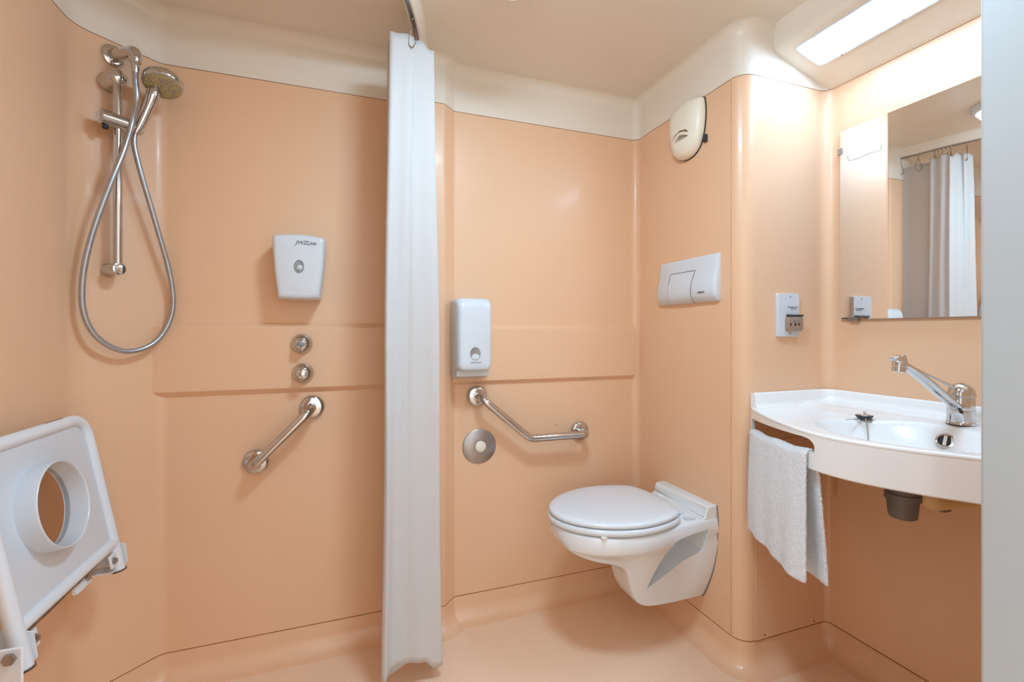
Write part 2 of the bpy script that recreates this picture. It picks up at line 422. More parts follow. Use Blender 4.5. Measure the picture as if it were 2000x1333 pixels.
# slider with its lock lever and handset cup
sa0, sb0 = FS.at(193, 228, so+.004); sa1, sb1 = FS.at(277, 252, so+.004); sb = (sb0+sb1)/2
bm = tube([FS(sa0-.001, sb, so+.006), FS(sa0+.002, sb, so+.006), FS(am+.01, sb, so+.006), FS(am+.028, sb-.001, so+.006), FS(am+.03, sb-.002, so+.006), FS(sa1-.002, sb-.006, so+.008), FS(sa1, sb-.006, so+.008)],
          [.016, .0208, .0202, .0195, .0135, .0128, .010], 24)
sld = obj('slider', bm, chrome, t)
ka, kb = FS.at(207, 243, so+.01)
obj('lock_button', lathe(FS(ka, sb-.016, so+.006), -UP, [(0, .0065), (.012, .0075), (.015, .005)], 16), darkm, sld)
# handset: handle from the cup up to the round head
ha, hb = FS.at(277, 246, so+.015); h0 = FS.pt(264, 261, .062)
hd_c = FS.pt(318, 168, .125)                # centre of the spray face
face_n = (V((0, 0, -1)) + FS.n*.36 - FS.r*.20).normalized()
neck = hd_c - face_n*.018 - FS.n*.03 - FS.r*.012
hp = smoothpath([h0, FS.pt(275, 241, .072), FS.pt(288, 212, .086), FS.pt(299, 184, .100), neck + (hd_c-neck)*.25 - face_n*.004], 8)
rad = [.0098 + .0072*math.sin(PI*min(1, i/(len(hp)-1)*1.05)*.62) for i in range(len(hp))]
hs = obj('handset', tube(hp, rad, 20), chrome, t)
obj('spray_head', lathe(hd_c, -face_n, [(-.004, .030), (0, .047), (.004, .0495), (.016, .050), (.024, .046), (.031, .032), (.034, .012), (.0345, .002)], 40), chrome, hs)
bm = lathe(hd_c, face_n, [(-.001, .0455), (.0035, .0445), (.0045, .04)], 40); sf = obj('spray_face', bm, facem, hs, label='grey limescaled spray face with yellowed nozzles')
ORG[sf.name] = ORG[t.name]
x, y = perp(face_n); bm = bmesh.new()
for k, (rr, nn) in enumerate(((.009, 6), (.018, 10), (.026, 14), (.033, 20), (.0395, 26))):
    for i in range(nn):
        a = 2*PI*(i+.3*k)/nn; c = hd_c + x*math.cos(a)*rr + y*math.sin(a)*rr + face_n*.0042
        lathe(c, face_n, [(0, .0017), (.0018, .0014), (.0022, .0006)], 6, bm)
o = obj('nozzles', bm, nozzm, hs); o['kind'] = 'stuff'
# wall outlet elbow and hose
oa, ob = FS.at(222, 110, 0); oo = FS(oa, ob, 0)
obj('outlet_flange', lathe(oo, FS.n, [(0, .030), (.003, .0305), (.006, .027), (.0075, .019)], 28), chrome, t)
cl = min((k*.001 for k in range(40, 160)), key=lambda c: abs(FS.at(264, 101, c)[0]-oa-.004))
oc = FS(oa+.004, FS.at(264, 101, cl)[1], cl)
op = filletpath([oo+FS.n*.003, oc, oc+V((0, 0, -.03))], .018, 8)
obj('outlet_elbow', tube(op, [.0175]+[.0160]*(len(op)-2)+[.0135], 22), chrome, t)
obj('hose_nut', lathe(oc+V((0, 0, -.022)), (0, 0, -1), [(0, .0125), (.004, .0135), (.010, .0135), (.012, .0105), (.026, .0098), (.036, .0085)], 12), chrome, t)
hose_px = [(267, 196, cl-.001), (259, 235, .082), (243, 290, .082), (221, 345, .078), (198, 405, .07), (178, 465, .062), (164, 525, .055),
           (160, 575, .050), (164, 612, .048), (178, 645, .046), (204, 671, .044), (240, 686, .042), (275, 683, .04), (306, 666, .04), (328, 635, .04), (338, 600, .042),
           (336, 560, .044), (327, 515, .046), (314, 470, .05), (298, 415, .055), (280, 355, .06), (269, 315, .062), (263, 288, .062), (262, 274, .062)]
hpts = [oc+V((0, 0, -.05)), oc+V((0, 0, -.064)), oc+V((.001, -.001, -.085))] + [FS.pt(a, b, c) for a, b, c in hose_px]
hpts.append(h0 + (h0-hp[4])*.1)
sp = smoothpath(hpts, 10)
obj('hose', tube(sp, .0072, 14), hosem, t)

# ------------------------------------------------------------------ soap dispenser
sa, sb_ = FA.at(587, 524, .05)
F = FA.sub(sa, sb_)
t = thing('soap_dispenser', F(0, -.107, 0), 'white wall soap dispenser with oval level window left of the shower curtain', 'soap dispenser')
def sdisp(w0, w1, h, n=10):
    pts = []
    hw, hb2 = w0/2, w1/2
    for i in range(n+1):
        s = i/n; x = hb2*(-1+2*s); pts.append((x, -h/2 - .003*(1-(2*s-1)**2)))         # bottom, sags a little
    for i in range(1, n+1):
        s = i/n; pts.append((hb2+(hw-hb2)*math.sin(s*PI/2), -h/2+(h-.016)*s))
    for i in range(1, 6):
        a = R(90*i/5); pts.append((hw-.010+.010*math.cos(a), h/2-.016+.010*math.sin(a)))
    for i in range(1, n):
        s = i/n; x = (hw-.010)*(1-2*s); pts.append((x, h/2-.006+.006*(1-(1-2*s)**2)))
    for i in range(0, 5):
        a = R(90+90*i/5); pts.append((-hw+.010+.010*math.cos(a), h/2-.016+.010*math.sin(a)))
    for i in range(n, 0, -1):
        s = i/n; pts.append((-(hb2+(hw-hb2)*math.sin(s*PI/2)), -h/2+(h-.016)*s))
    return pts
prof = [(0, .97, .985), (.03, .98, .99), (.07, 1, 1), (.088, .99, .995), (.097, .955, .965), (.101, .90, .92), (.1025, .8, .84), (.1028, .4, .5)]
obj('housing', outline(F, sdisp(.156, .124, .207), prof), plast, t, angle=50)
ov = [(math.cos(2*PI*i/32)*.0135, math.sin(2*PI*i/32)*.0195) for i in range(32)]
wn = obj('level_window', outline(F.sub(.0, -.002, .1026), ov, [(0, 1.12, 1.08), (.0018, 1.1, 1.06), (.0022, 1, 1), (.001, .93, .95), (.0016, .5, .6)]), soapm, t, label='grey oval level window')
obj('bubble', lathe(F(.002, -.004, .104), FA.n, [(0, .0075), (.001, .006), (.0016, .002)], 16), plast2, wn)
obj('push_dimple', outline(F.sub(0, -.062, .1022), ov, [(0, 1.5, 1.1), (.0008, 1.1, .75), (.0010, .5, .4)]), plast, t)
text('lettering', 'JWZLine', F.sub(.020, .074, .1030), .0165, inkm, t, .3, .0003)

# shower valves on the raised band
for px, py, nm, lab in ((588, 672, 'shower_valve', 'upper chrome push button shower valve on the peach wall band'), (590.5, 729, 'shower_valve', 'lower chrome push button shower valve on the peach wall band')):
    p = FA.pt(px+1.5, py, .016); t = thing(nm, p, lab, 'shower valve', 'shower valves under the soap dispenser')
    obj('flange', lathe(p, FA.n, [(0, .0325), (.003, .0335), (.010, .0315), (.020, .0255), (.026, .0195), (.027, .017)], 36), chrome, t)
    obj('push_button', lathe(p+FA.n*.026, FA.n, [(0, .0175), (.016, .0170), (.020, .015), (.0212, .0115), (.0205, .0105), (.0208, .002)], 28), chrome, t)
    obj('button_cap', lathe(p+FA.n*.0465, FA.n, [(0, .0108), (.001, .009), (.0013, .002)], 24), soapm if py < 700 else chrome, t, label='dull grey cap' if py < 700 else None)

# ------------------------------------------------------------------ grab bars
def flange(name, p, parent):
    return obj(name, lathe(p, FA.n, [(0, .0385), (.003, .0390), (.008, .0375), (.011, .033), (.013, .026), (.0135, .018)], 36), chrome, parent)
pa, pb = FA.pt(610, 795, .004), FA.pt(500, 902, .004)
t = thing('grab_bar', pb, 'short straight chrome grab bar slanting below the shower valves', 'grab bar')
flange('flange', pa, t); flange('flange', pb, t)
so = .072
obj('bar', tube(filletpath([pa, pa+FA.n*so, pb+FA.n*so, pb], .036, 10), .0148, 22), chrome, t)
pa, pb = FA.pt(931, 774, .004), FA.pt(1132, 842, .004)
pe_ = FA.pt(1035, 857, .07)
t = thing('grab_bar', V((pe_.x, YA, pe_.z-.02)), 'long angled chrome grab bar between paper dispenser and toilet', 'grab bar')
flange('flange', pa, t); flange('flange', pb, t)
obj('bar', tube(filletpath([pa, pa+FA.n*.072, pe_, pb+FA.n*.072, pb], [.036, .05, .036], 10), .0148, 22), chrome, t)

# round steel plate
p = FA.pt(936, 872, 0)
t = thing('flush_button', p, 'round brushed steel wall plate with cream push button below the grab bar', 'push button')
obj('plate', lathe(p, FA.n, [(0, .0655), (.0025, .066), (.004, .064), (.0042, .02)], 48), satin, t)
obj('push_button', lathe(p+FA.n*.004+V((.003, 0, 0)), FA.n, [(0, .021), (.006, .021), (.009, .017), (.0098, .006)], 28), creamp, t, label='cream push button')
p2 = FA.pt(926, 862, .0045); screw('screw', p2, FA.n, .003, t, chrome)
for px, py, r, lab in ((1085, 831, .0026, 'larger dark drill hole in the wall above the angled grab bar'), (1103, 836.5, .002, 'smaller dark drill hole in the wall close to the bar flange')):
    p = FA.pt(px, py, 0); tag(obj('drill_hole', lathe(p, FA.n, [(-.002, r), (.0004, r), (.0005, r*.3)], 10), seamm, origin=p), lab, 'hole')

# ------------------------------------------------------------------ paper dispenser
a, b = FA.at(928, 655, .125); F = FA.sub(a, b)
wv, hv, dp = .129, .245, .125
t = thing('paper_dispenser', F(0, -.14, 0), 'tall glossy white toilet tissue dispenser with oval window right of the curtain', 'paper dispenser')
def pring(d, w, zt, zb, r, dz=0):
    h = zt-zb; return [F(x, y+(zt+zb)/2, d) for x, y in rrect(w, h, r, 8)]
zt, zb = .134, -.128
rings = [pring(0, wv, zt-.002, zb-.012, .010), pring(.012, wv, zt, zb-.010, .012), pring(.07, wv, zt, zb-.004, .016), pring(.105, wv, zt-.003, zb, .022), pring(.118, wv-.006, zt-.012, zb+.001, .022),
         pring(.125, wv-.016, zt-.024, zb+.004, .02), pring(.128, wv-.03, zt-.036, zb+.010, .018), pring(.1288, wv-.06, zt-.06, zb+.03, .014)]
obj('cover', loft(rings), plast, t, angle=50)
obj('back_box', loft([pring(0, wv-.004, zb+.002, zb-.040, .006), pring(.10, wv-.008, zb+.002, zb-.020, .006)]), plast2, t)
ov = [(math.cos(2*PI*i/36)*.0185, math.sin(2*PI*i/36)*.0225) for i in range(36)]
wn = obj('level_window', outline(F.sub(0, -.066, .1286), ov, [(0, 1.06, 1.06), (.0008, 1.04, 1.04), (.001, .98, .98), (.0006, .93, .93), (.0008, .4, .4)]), windowm, t, label='grey oval level window')
lo = [(x, y) for x, y in [(math.cos(R(a_))*.0172, math.sin(R(a_))*.021) for a_ in range(205, 336, 10)]]
lo += [(.0172*math.cos(R(335))*(1-2*i/10), .021*math.sin(R(335))+.009*(1-(1-2*i/10)**2)) for i in range(1, 10)]
obj('paper_stack', outline(F.sub(0, -.066, .1295), lo, [(0, 1, 1), (.0003, 1, 1)]), plast, wn, label='white paper behind the window')
text('lettering', 'Kimberly-Clark', F.sub(.002, -.097, .1287), .0062, inkm, t, 0, .0002)

# ------------------------------------------------------------------ vent on the toilet wall
F = Frame(FC.pt(1341, 258, .012), FC.r, FC.u, FC.n)
t = thing('air_vent', FC.pt(1341, 300, 0), 'small cream shield-shaped air vent high on the wall above the flush plate', 'vent')
def shield(k=1):
    half = [(0, -.100), (.025, -.097), (.045, -.088), (.062, -.072), (.072, -.052), (.081, -.02), (.086, .015), (.087, .045), (.085, .070), (.082, .086), (.078, .093), (.06, .101), (.03, .109), (0, .112)]
    pts = [V((x, y, 0)) for x, y in half]; pts += [V((-x, y, 0)) for x, y in half[-2:0:-1]]
    return [(p.x*k, p.y*k) for p in pts]
sh = shield()
cov = obj('cover', outline(F, sh, [(-.010, .99, .99), (0, 1, 1), (.010, .96, .965), (.020, .84, .86), (.027, .62, .7, 0, -.004), (.030, .42, .52, 0, -.01), (.031, .2, .3, 0, -.01)]), creamp, t, angle=65)
# hooded slot: a scoop with a dark throat
cb = [(-.044, -.054), (.044, -.054), (.047, -.036), (.034, -.018), (0, -.010), (-.034, -.018), (-.047, -.036)]
bmc = loft([[F(x, y-.006, .05) for x, y in cb], [F(x*.8, y*.7+.034, .000) for x, y in cb]])
cut(cov, [bmc])
obj('hood', tube(smoothpath([F(-.051, -.050, .014), F(-.042, -.028, .024), F(0, -.013, .032), F(.042, -.028, .024), F(.051, -.050, .014)], 6), .0055, 10), creamp, t)
obj('back_plate', outline(F, sh, [(-.013, 1.015, 1.015), (-.008, 1.015, 1.015)]), darkm, t, label='dark backing plate')
obj('clip', box(F(.086, -.056, -.008), F.r, F.u, F.n, .012, .026, .010), darkm, t)

# flush plate
A, B_ = FC.pt(1287, 553, .012), FC.pt(1402, 539, .012)
cY = (A.y+B_.y)/2; w = A.y-B_.y
zt1, zb1 = FC.pt(1402, 493, .01).z, FC.pt(1402, 588, .01).z
F = Frame((XC, cY, (zt1+zb1)/2), FC.r, FC.u, FC.n); h = zt1-zb1
t = thing('flush_plate', F(0, -h/2, 0), 'white rectangular dual flush plate on the wall above the toilet', 'flush plate')
def fp(x0, x1, yo=0, ins=0, add=0):
    prof = [(-h/2, .006), (-h/2+.004, .016), (-h*.34, .026), (-h*.22, .0285), (-h*.08, .025), (h*.1, .0175), (h*.3, .012), (h/2-.006, .009), (h/2, .003)]
    return [[F(x, y, (d+add)) for y, d in prof] for x in (x0, x1)], prof
prof = [(-h/2, .004), (-h/2+.003, .014), (-h*.36, .026), (-h*.24, .0285), (-h*.08, .0255), (h*.1, .0185), (h*.3, .013), (h/2-.008, .010), (h/2-.002, .008), (h/2, .003)]
def wave(x): return 1.0
bm = bmesh.new(); rows = []
xs = [-w/2, -w/2+.003, -w/2+.012, -w*.2, 0, w*.2, w/2-.012, w/2-.003, w/2]
for x in xs:
    k = .35 if abs(abs(x)-w/2) < .001 else (.8 if abs(x) > w/2-.006 else 1)
    yk = .985 if abs(abs(x)-w/2) < .001 else 1
    rows.append([F(x, y*yk, d*k) for y, d in prof] )
rings = [r + [F(x, prof[-1][0], 0), F(x, prof[0][0], 0)] for x, r in zip(xs, rows)]
obj('plate', loft(rings, True), plast, t, angle=55)
bx0, bx1 = -w*.26, w*.135
bp = [(y, d) for y, d in prof if y < h*.12] + [(h*.19, .0158)]
o = obj('flush_button', loft([[F(x+(0 if y < 0 else .010*y/(h*.19)), y-(.0015 if y < -h*.4 else 0), d+.0016) for y, d in bp] + [F(x, h*.19, 0), F(x, -h/2, 0)] for x in (bx0, bx1)], True), plast, t, angle=55)
g = [[F(bx0-.0018, -h/2, .010), F(bx0-.0018, h*.19+.0018, .0160)]]
gp = [F(bx0-.001, y, d+.0006) for y, d in bp] + [F(bx0+.010, h*.19+.002, .0163), F(bx1+.010, h*.19+.002, .0163)] + [F(bx1+.001+(0 if y < 0 else .010*y/(h*.19)), y, d+.0006) for y, d in reversed(bp)]
obj('button_gap', tube(gp, .0011, 6), inkm, t, label='thin grey line round the button')
text('lettering', 'GEBERIT', F.sub(w*.305, -h*.30, .0283), .009, inkm, t, 0, .0002)

# ------------------------------------------------------------------ toilet
TY = 1.392
def TP(x, y, z): return V((XC-x, TY-y, z))      # x out of the wall, y to the right, z up
t = thing('toilet', TP(.0, 0, .145), 'white wall-hung toilet with closed lid beside the rounded corner post', 'toilet')
ZR = .455                                         # rim height
secs = [ # x, z bottom, half width top, half width bottom
 (0.000, .151, .146, .074), (.05, .150, .147, .074), (.10, .149, .150, .072), (.15, .148, .156, .070), (.20, .149, .166, .067), (.230, .152, .172, .064),
 (.252, .160, .176, .060), (.270, .178, .178, .056), (.284, .208, .180, .055), (.295, .244, .181, .056), (.307, .276, .182, .060), (.328, .299, .182, .064), (.370, .318, .177, .069), (.420, .334, .164, .069),
 (.460, .349, .145, .063), (.495, .367, .120, .053), (.522, .389, .088, .040), (.540, .412, .050, .024), (.548, .432, .018, .010)]
sm = []
for i in range(len(secs)-1):
    p0, p1, p2, p3 = [secs[max(0, min(len(secs)-1, i+k))] for k in (-1, 0, 1, 2)]
    for q in range(4):
        t_ = q/4; sm.append(tuple(.5*((2*b_)+(c_-a_)*t_+(2*a_-5*b_+4*c_-d_)*t_*t_+(3*b_-a_-3*c_+d_)*t_**3) for a_, b_, c_, d_ in zip(p0, p1, p2, p3)))
secs = sm + [secs[-1]]
rings = []
for x, zb_, wt, wb in secs:
    rim = ZR-.050
    zm = max(rim, zb_+.012)
    hw = []
    hw += [(wt-.012, ZR), (wt-.004, ZR-.003), (wt, ZR-.010), (wt, zm+.004), (wt-.004, zm-.004 if zm-.004 > zb_+.006 else zm)]
    k = 9; z1 = zm-.006
    for i in range(1, k+1):
        s = i/k
        wx = (wt-.010) + (wb-(wt-.010))*(1-(1-s)**1.7)
        wx2 = (wt-.002) + (wb-(wt-.002))*s**1.9; kk = sstep(.02, .12, x); wx = wx2*(1-kk) + wx*kk
        hw.append((wx, z1 + (zb_+.006-z1)*s))
    hw += [(wb-.010, zb_+.001), (wb*.4, zb_)]
    ring = [TP(x, y, z) for y, z in hw] + [TP(x, -y, z) for y, z in hw[::-1]]
    rings.append(ring)
bowl = obj('bowl', loft(rings), ceram, t)
bowl.modifiers.clear()
def tri(side):
    base = [(.198, .412), (.040, .425), (.054, .350), (.236, .222)]
    y0, y1 = (.030, .22) if side > 0 else (-.22, -.030)
    return loft([[TP(x, y, z) for x, z in base] for y in (y0, y1)])
cut(bowl, [tri(1), tri(-1)])
bevel(bowl, .006, 3)
# raised back ledge
led = [(-.002, ZR-.01), (-.002, .498), (.030, .498), (.040, .494), (.046, .482), (.050, .462), (.066, .4545), (.066, ZR-.01)]
rings = []
for y, k in ((-.140, .985), (-.136, 1), (.136, 1), (.140, .985)):
    rings.append([TP(x, y, (z-ZR)*k+ZR) for x, z in led])
bevel(obj('back_ledge', loft(rings), ceram, t), .004, 2)
# seal line at the wall
sl_ = [TP(.001, y, z) for y, z in ((.1400, .497), (.1455, .455), (.143, .40), (.137, .33), (.122, .265), (.100, .205), (.078, .160), (.068, .152))]
obj('wall_seal', tube(smoothpath(sl_, 4), .0016, 6), inkm, t)
def egg(k, x0, x1, hw, nb=18, back=.0):
    pts = []
    for i in range(56):
        a = 2*PI*i/56; c, s = math.cos(a), math.sin(a)
        L = (x1-x0)/2; cx = (x0+x1)/2
        x = cx + L*c*(1 if c > 0 else 1); yw = hw*s*(1 - .06*c) 
        ex = 1
        if c < 0:   # squarer towards the hinges
            yw = hw*(abs(s)**.8)*(1 if s > 0 else -1); x = cx + L*(c if c > -.70 else -.70-(-.70-c)*.42)
        pts.append((x, yw))
    cxm = (x0+x1)/2
    return [((x-cxm)*k+cxm, y*k) for x, y in pts]
def eggloft(levels, x0, x1, hw, hole=None):
    rings = [[TP(x, y, z) for x, y in egg(k, x0, x1, hw)] for z, k in levels]
    return loft(rings)
SX_0, SX_1 = .084, .556
obj('seat', eggloft([(ZR+.004, .97), (ZR+.006, .99), (ZR+.012, 1), (ZR+.020, .995), (ZR+.023, .975), (ZR+.024, .9)], SX_0, SX_1, .187), seatm, t, angle=60)
obj('lid', eggloft([(ZR+.0272, .955), (ZR+.0285, .975), (ZR+.034, .985), (ZR+.039, .975), (ZR+.0425, .945), (ZR+.0445, .88), (ZR+.0455, .7), (ZR+.046, .3)], SX_0, SX_1, .187), seatm, t, angle=60)
for s in (-1, 1):
    obj('hinge', tube([TP(.125, s*.075, ZR+.016), TP(.100, s*.075, ZR+.009), TP(.092, s*.075, ZR-.002)], .0085, 12), seatm, t)
    obj('hinge_plate', box(TP(.098, s*.118, ZR+.002), (1, 0, 0), (0, 1, 0), UP, .034, .020, .006), plast2, t)
for y in (-.152, .152):
    obj('seat_buffer', box(TP(.448, y, ZR+.003), (1, 0, 0), (0, 1, 0), UP, .016, .012, .005), creamp, t, label='cream rubber buffer')

# ------------------------------------------------------------------ basin
FRONT = [(.365, 1.255), (.45, 1.212), (.539, 1.161), (.606, 1.115), (.693, 1.074), (.765, 1.060), (.829, 1.066), (.934, 1.104), (1.05, 1.163), (1.146, 1.224)]
def xfront(y):
    for (a, xa), (b, xb) in zip(FRONT, FRONT[1:]):
        if y <= b or b == FRONT[-1][0]:
            i = FRONT.index((a, xa)); s = (y-a)/(b-a)
            p0 = FRONT[max(i-1, 0)]; p3 = FRONT[min(i+2, len(FRONT)-1)]
            m0 = (xb-p0[1])/(b-p0[0])*(b-a); m1 = (p3[1]-xa)/(p3[0]-a)*(b-a)
            return (2*s**3-3*s*s+1)*xa + (s**3-2*s*s+s)*m0 + (-2*s**3+3*s*s)*xb + (s**3-s*s)*m1
    return FRONT[-1][1]
ZB = .846; ZU = .753
BXC, BYC = 1.262, .735
def bz(x, y):
    r = math.sqrt(((x-BXC)/.152)**2 + ((y-BYC)/.180)**2)
    bowl_ = 0 if r >= 1.04 else -.105*(1-(min(1, r/1.04))**2.6)**.9
    ledge = .012*sstep(1.38, 1.47, x)
    rim = 0
    return ZB + bowl_ + ledge
by0, by1 = YN+.006, YD-.001
NY, NX = 96, 64
bt = thing('wash_basin', (1.30, (by0+by1)/2, ZU), 'wide white bow-fronted wash basin with towel slot under the mirror', 'wash basin')
bm = bmesh.new(); grid = []
for i in range(NY+1):
    y = by0+(by1-by0)*i/NY; xf = xfront(y); row = []
    prof = []
    prof.append((xf+.004, ZB-.006, 0)); 
    for ph in (.25, .5, .75, 1):
        a = PI/2*ph; prof.append((xf+.006-.006*math.cos(a)*1, ZB-.006+.006*math.sin(a), 0))
    row = [bm.verts.new((xf, y, ZB-.010))] + [bm.verts.new((x, y, z)) for x, z, _ in prof[1:]]
    x0 = xf+.007
    for j in range(NX+1):
        x = x0 + (XE-.001-x0)*j/NX; row.append(bm.verts.new((x, y, bz(x, y))))
    grid.append(row)
for a, b in zip(grid, grid[1:]):
    for j in range(len(a)-1): bm.faces.new((a[j], b[j], b[j+1], a[j+1]))
bb = obj('basin_top', bm, basm, bt, angle=80); solid(bb, .009, -1)
# apron with the towel slot
bm = bmesh.new(); rings = []
for i in range(NY+1):
    y = by0+(by1-by0)*i/NY; xf = xfront(y)
    rings.append([V((xf, y, ZB-.009)), V((xf, y, ZU+.003)), V((xf+.003, y, ZU)), V((xf+.010, y, ZU)), V((xf+.013, y, ZU+.003)), V((xf+.013, y, ZB-.009))])
ap = obj('apron', loft(rings), basm, bt, angle=50)
sy0, sy1 = .806, YD-.014
def slz(y, lo): return (.777 + .020*(sy1-y)/(sy1-sy0)) if lo else (.8135 + .018*(sy1-y)/(sy1-sy0))
so_ = [(sy1, slz(sy1, 1)), (sy1, slz(sy1, 0)), (sy0+.20, slz(sy0+.2, 0)), (sy0+.10, slz(sy0+.1, 0)), (sy0+.04, slz(sy0+.04, 0)-.0005)]
so_ += [(sy0+.030-.030*math.sin(R(a)), slz(sy0+.03, 0)-.020+.019*math.cos(R(a))) for a in range(15, 91, 15)] + [(sy0+.001, slz(sy0, 1)), (sy0+.15, slz(sy0+.15, 1))]
cut(ap, [loft([[V((x, y, z)) for y, z in so_] for x in (.98, 1.36)])])
# upstand round the back: along socket wall, mirror wall and near wall
def upst(name, pts, d):
    pr = [(0, ZB-.012), (0, .8905), (.002, .893), (.012, .893), (.0165, .8905), (.019, .885), (.020, ZB+.022), (.024, ZB+.014), (.034, ZB+.009), (.034, ZB-.012)]
    return pr
pr = [(0, ZB-.015), (0, .8915), (.002, .8935), (.011, .8935), (.0145, .892), (.0165, .888), (.0185, ZB+.016), (.022, ZB+.006), (.032, ZB+.001), (.032, ZB-.008)]
rings = []
path = [(xfront(YD)+.001, YD, 0, -1)] + [(XE-.05, YD, 0, -1)]
cc = (XE-.05, YD-.05)
for k in range(9):
    a = R(90-90*k/8); path.append((cc[0]+.05*math.cos(a), cc[1]+.05*math.sin(a), -math.cos(a), -math.sin(a)))
path += [(XE, YN+.006, -1, 0)]
for x, y, nx, ny in path:
    lift = .012 if nx < -.5 else 0
    rings.append([V((x+nx*d, y+ny*d, z+(lift if ZB-.005 < z < .87 else 0))) for d, z in pr])
obj('upstand', loft(rings), basm, bt, angle=50)
# overflow grille in the bowl's back wall
p = V((1.436, .738, .8165)); d = ray(1847, 863)
best = None
for k in range(400):
    q = CAM + d*(.9+k*.001)
    if q.x < XE-.03 and q.z < bz(q.x, q.y): best = q; break
p = best if best is not None else p
e = .002; gn = V((-(bz(p.x+e, p.y)-bz(p.x-e, p.y))/(2*e), -(bz(p.x, p.y+e)-bz(p.x, p.y-e))/(2*e), 1)).normalized()
gn = (gn*.5 + (CAM-p).normalized()*.5 + V((0, 0, .25))).normalized()
p = p + gn*.002
ovf = obj('overflow_ring', lathe(p-gn*.006, gn, [(0, .0195), (.006, .0205), (.009, .019), (.0095, .0145), (.006, .0135)], 32), chrome, bt, label='chrome overflow ring')
obj('overflow_hole', lathe(p-gn*.004, gn, [(0, .013), (.0055, .0135), (.006, .004)], 28), blackm, ovf, label='black overflow hole')
x, y = perp(gn)
bu = (UP - gn*UP.dot(gn)).normalized()
obj('overflow_bar', box(p+gn*.003, bu.cross(gn), bu, gn, .007, .026, .002), chrome, ovf)
# plug on the deck with its chain
pc = onZ(1688, 818, ZB+.001)
t = thing('basin_plug', V((pc.x, pc.y, bz(pc.x, pc.y))), 'black and chrome basin plug lying on the basin deck', 'plug')
pc = ORG[t.name]
obj('stopper', lathe(pc, UP, [(0, .014), (.002, .016), (.008, .0205), (.010, .021), (.011, .019)], 28), darkm, t, label='black rubber stopper')
obj('cap', lathe(pc+V((0, 0, .011)), UP, [(0, .018), (.0015, .016), (.002, .005), (.003, .004), (.007, .0045), (.009, .003)], 24), chrome, t)
ring_c = pc+V((0, 0, .018))
c1 = V((1.335, .862, 0)); c1.z = bz(c1.x, c1.y)+.002
tgt = onZ(1705, 853, ZB-.03)
cp = [ring_c]
for k in range(1, 9):
    s = k/8; q = ring_c.lerp(tgt, s); q.z = max(bz(q.x, q.y)+.0025, ring_c.z*(1-s*2) + (bz(q.x, q.y)+.0025)*min(1, s*2) if s < .5 else 0)
    cp.append(q)
bm = bmesh.new(); spc = smoothpath(cp, 6)
obj('chain', tube(spc, .0013, 8), chrome, t)
tg2 = onZ(1652, 821, ZB+.002); cp = [ring_c] + [V((ring_c.x+(tg2.x-ring_c.x)*s, ring_c.y+(tg2.y-ring_c.y)*s, ZB+.0025)) for s in (.35, .7, 1)]
obj('chain_end', tube(smoothpath(cp, 6), .0012, 8), chrome, t)

# tap
tb = V((1.459, .719, bz(1.459, .719)))
t = thing('mixer_tap', tb, 'chrome single lever mixer tap with long raised spout on the basin', 'tap')
rb = .0285
obj('body', lathe(tb, UP, [(0, rb+.001), (.006, rb+.0005), (.0075, rb-.001), (.036, rb-.001), (.0365, rb-.0018), (.038, rb-.0015), (.066, rb-.002), (.070, rb-.004)], 36), chrome, t)
dome = obj('lever_dome', lathe(tb+V((0, 0, .068)), UP, [(0, rb-.003), (.002, rb-.0005), (.006, rb), (.018, rb-.003), (.027, rb-.009), (.033, rb-.018), (.0355, .003)], 36), chrome, t)
# lever: thin rod plate from dome to the flared paddle tip
def tp(px, py, xx): return onX(px, py, xx)
q0 = tb+V((-.018, -.002, .088))
YSP = .722
l1 = onY(1800, 727, YSP+.012); l2 = onY(1768, 709, YSP+.012)
obj('lever', tube([q0, q0.lerp(l1, .5), l1, l2], [.0042, .003, .003, .0032], 12), chrome, dome)
tip = [onY(px, py, YSP+.012) for px, py in ((1767, 712), (1761, 693.5), (1752, 694.5), (1742.5, 699), (1747, 706), (1750, 712))]
bm = loft([[p+V((0, s*.010, 0)) for p in tip] for s in (-1, 1)])
bevel(obj('lever_tip', bm, chrome, dome), .002, 2)
# spout
spx = [(1886, 806, .722, .010), (1868, 795, .716, .0125), (1835, 768, .714, .0135), (1805, 742, .714, .0135), (1785, 727, .714, .013), (1770, 717, .714, .0115), (1757, 712, .714, .011)]
pts = [onY(a, b, c) for a, b, c, _ in spx]
spt = obj('spout', tube(smoothpath(pts, 6), [spx[min(i//6, 6)][3] + (spx[min(i//6+1, 6)][3]-spx[min(i//6, 6)][3])*(i % 6)/6 for i in range(37)], 20, flat=.72), chrome, t)
ae = onY(1757, 716, .714)
obj('aerator', lathe(ae+V((0, 0, .012)), V((-.12, 0, -1)), [(0, .012), (.004, .0142), (.012, .0145), (.013, .0135), (.0245, .0138), (.026, .012), (.0265, .003)], 24), chrome, spt)
obj('spout_screw', lathe(tb+V((-rb+.004, -.012, .033)), V((-.8, -.6, 0)), [(0, .004), (.003, .004), (.0035, .002)], 12), darkm, t)

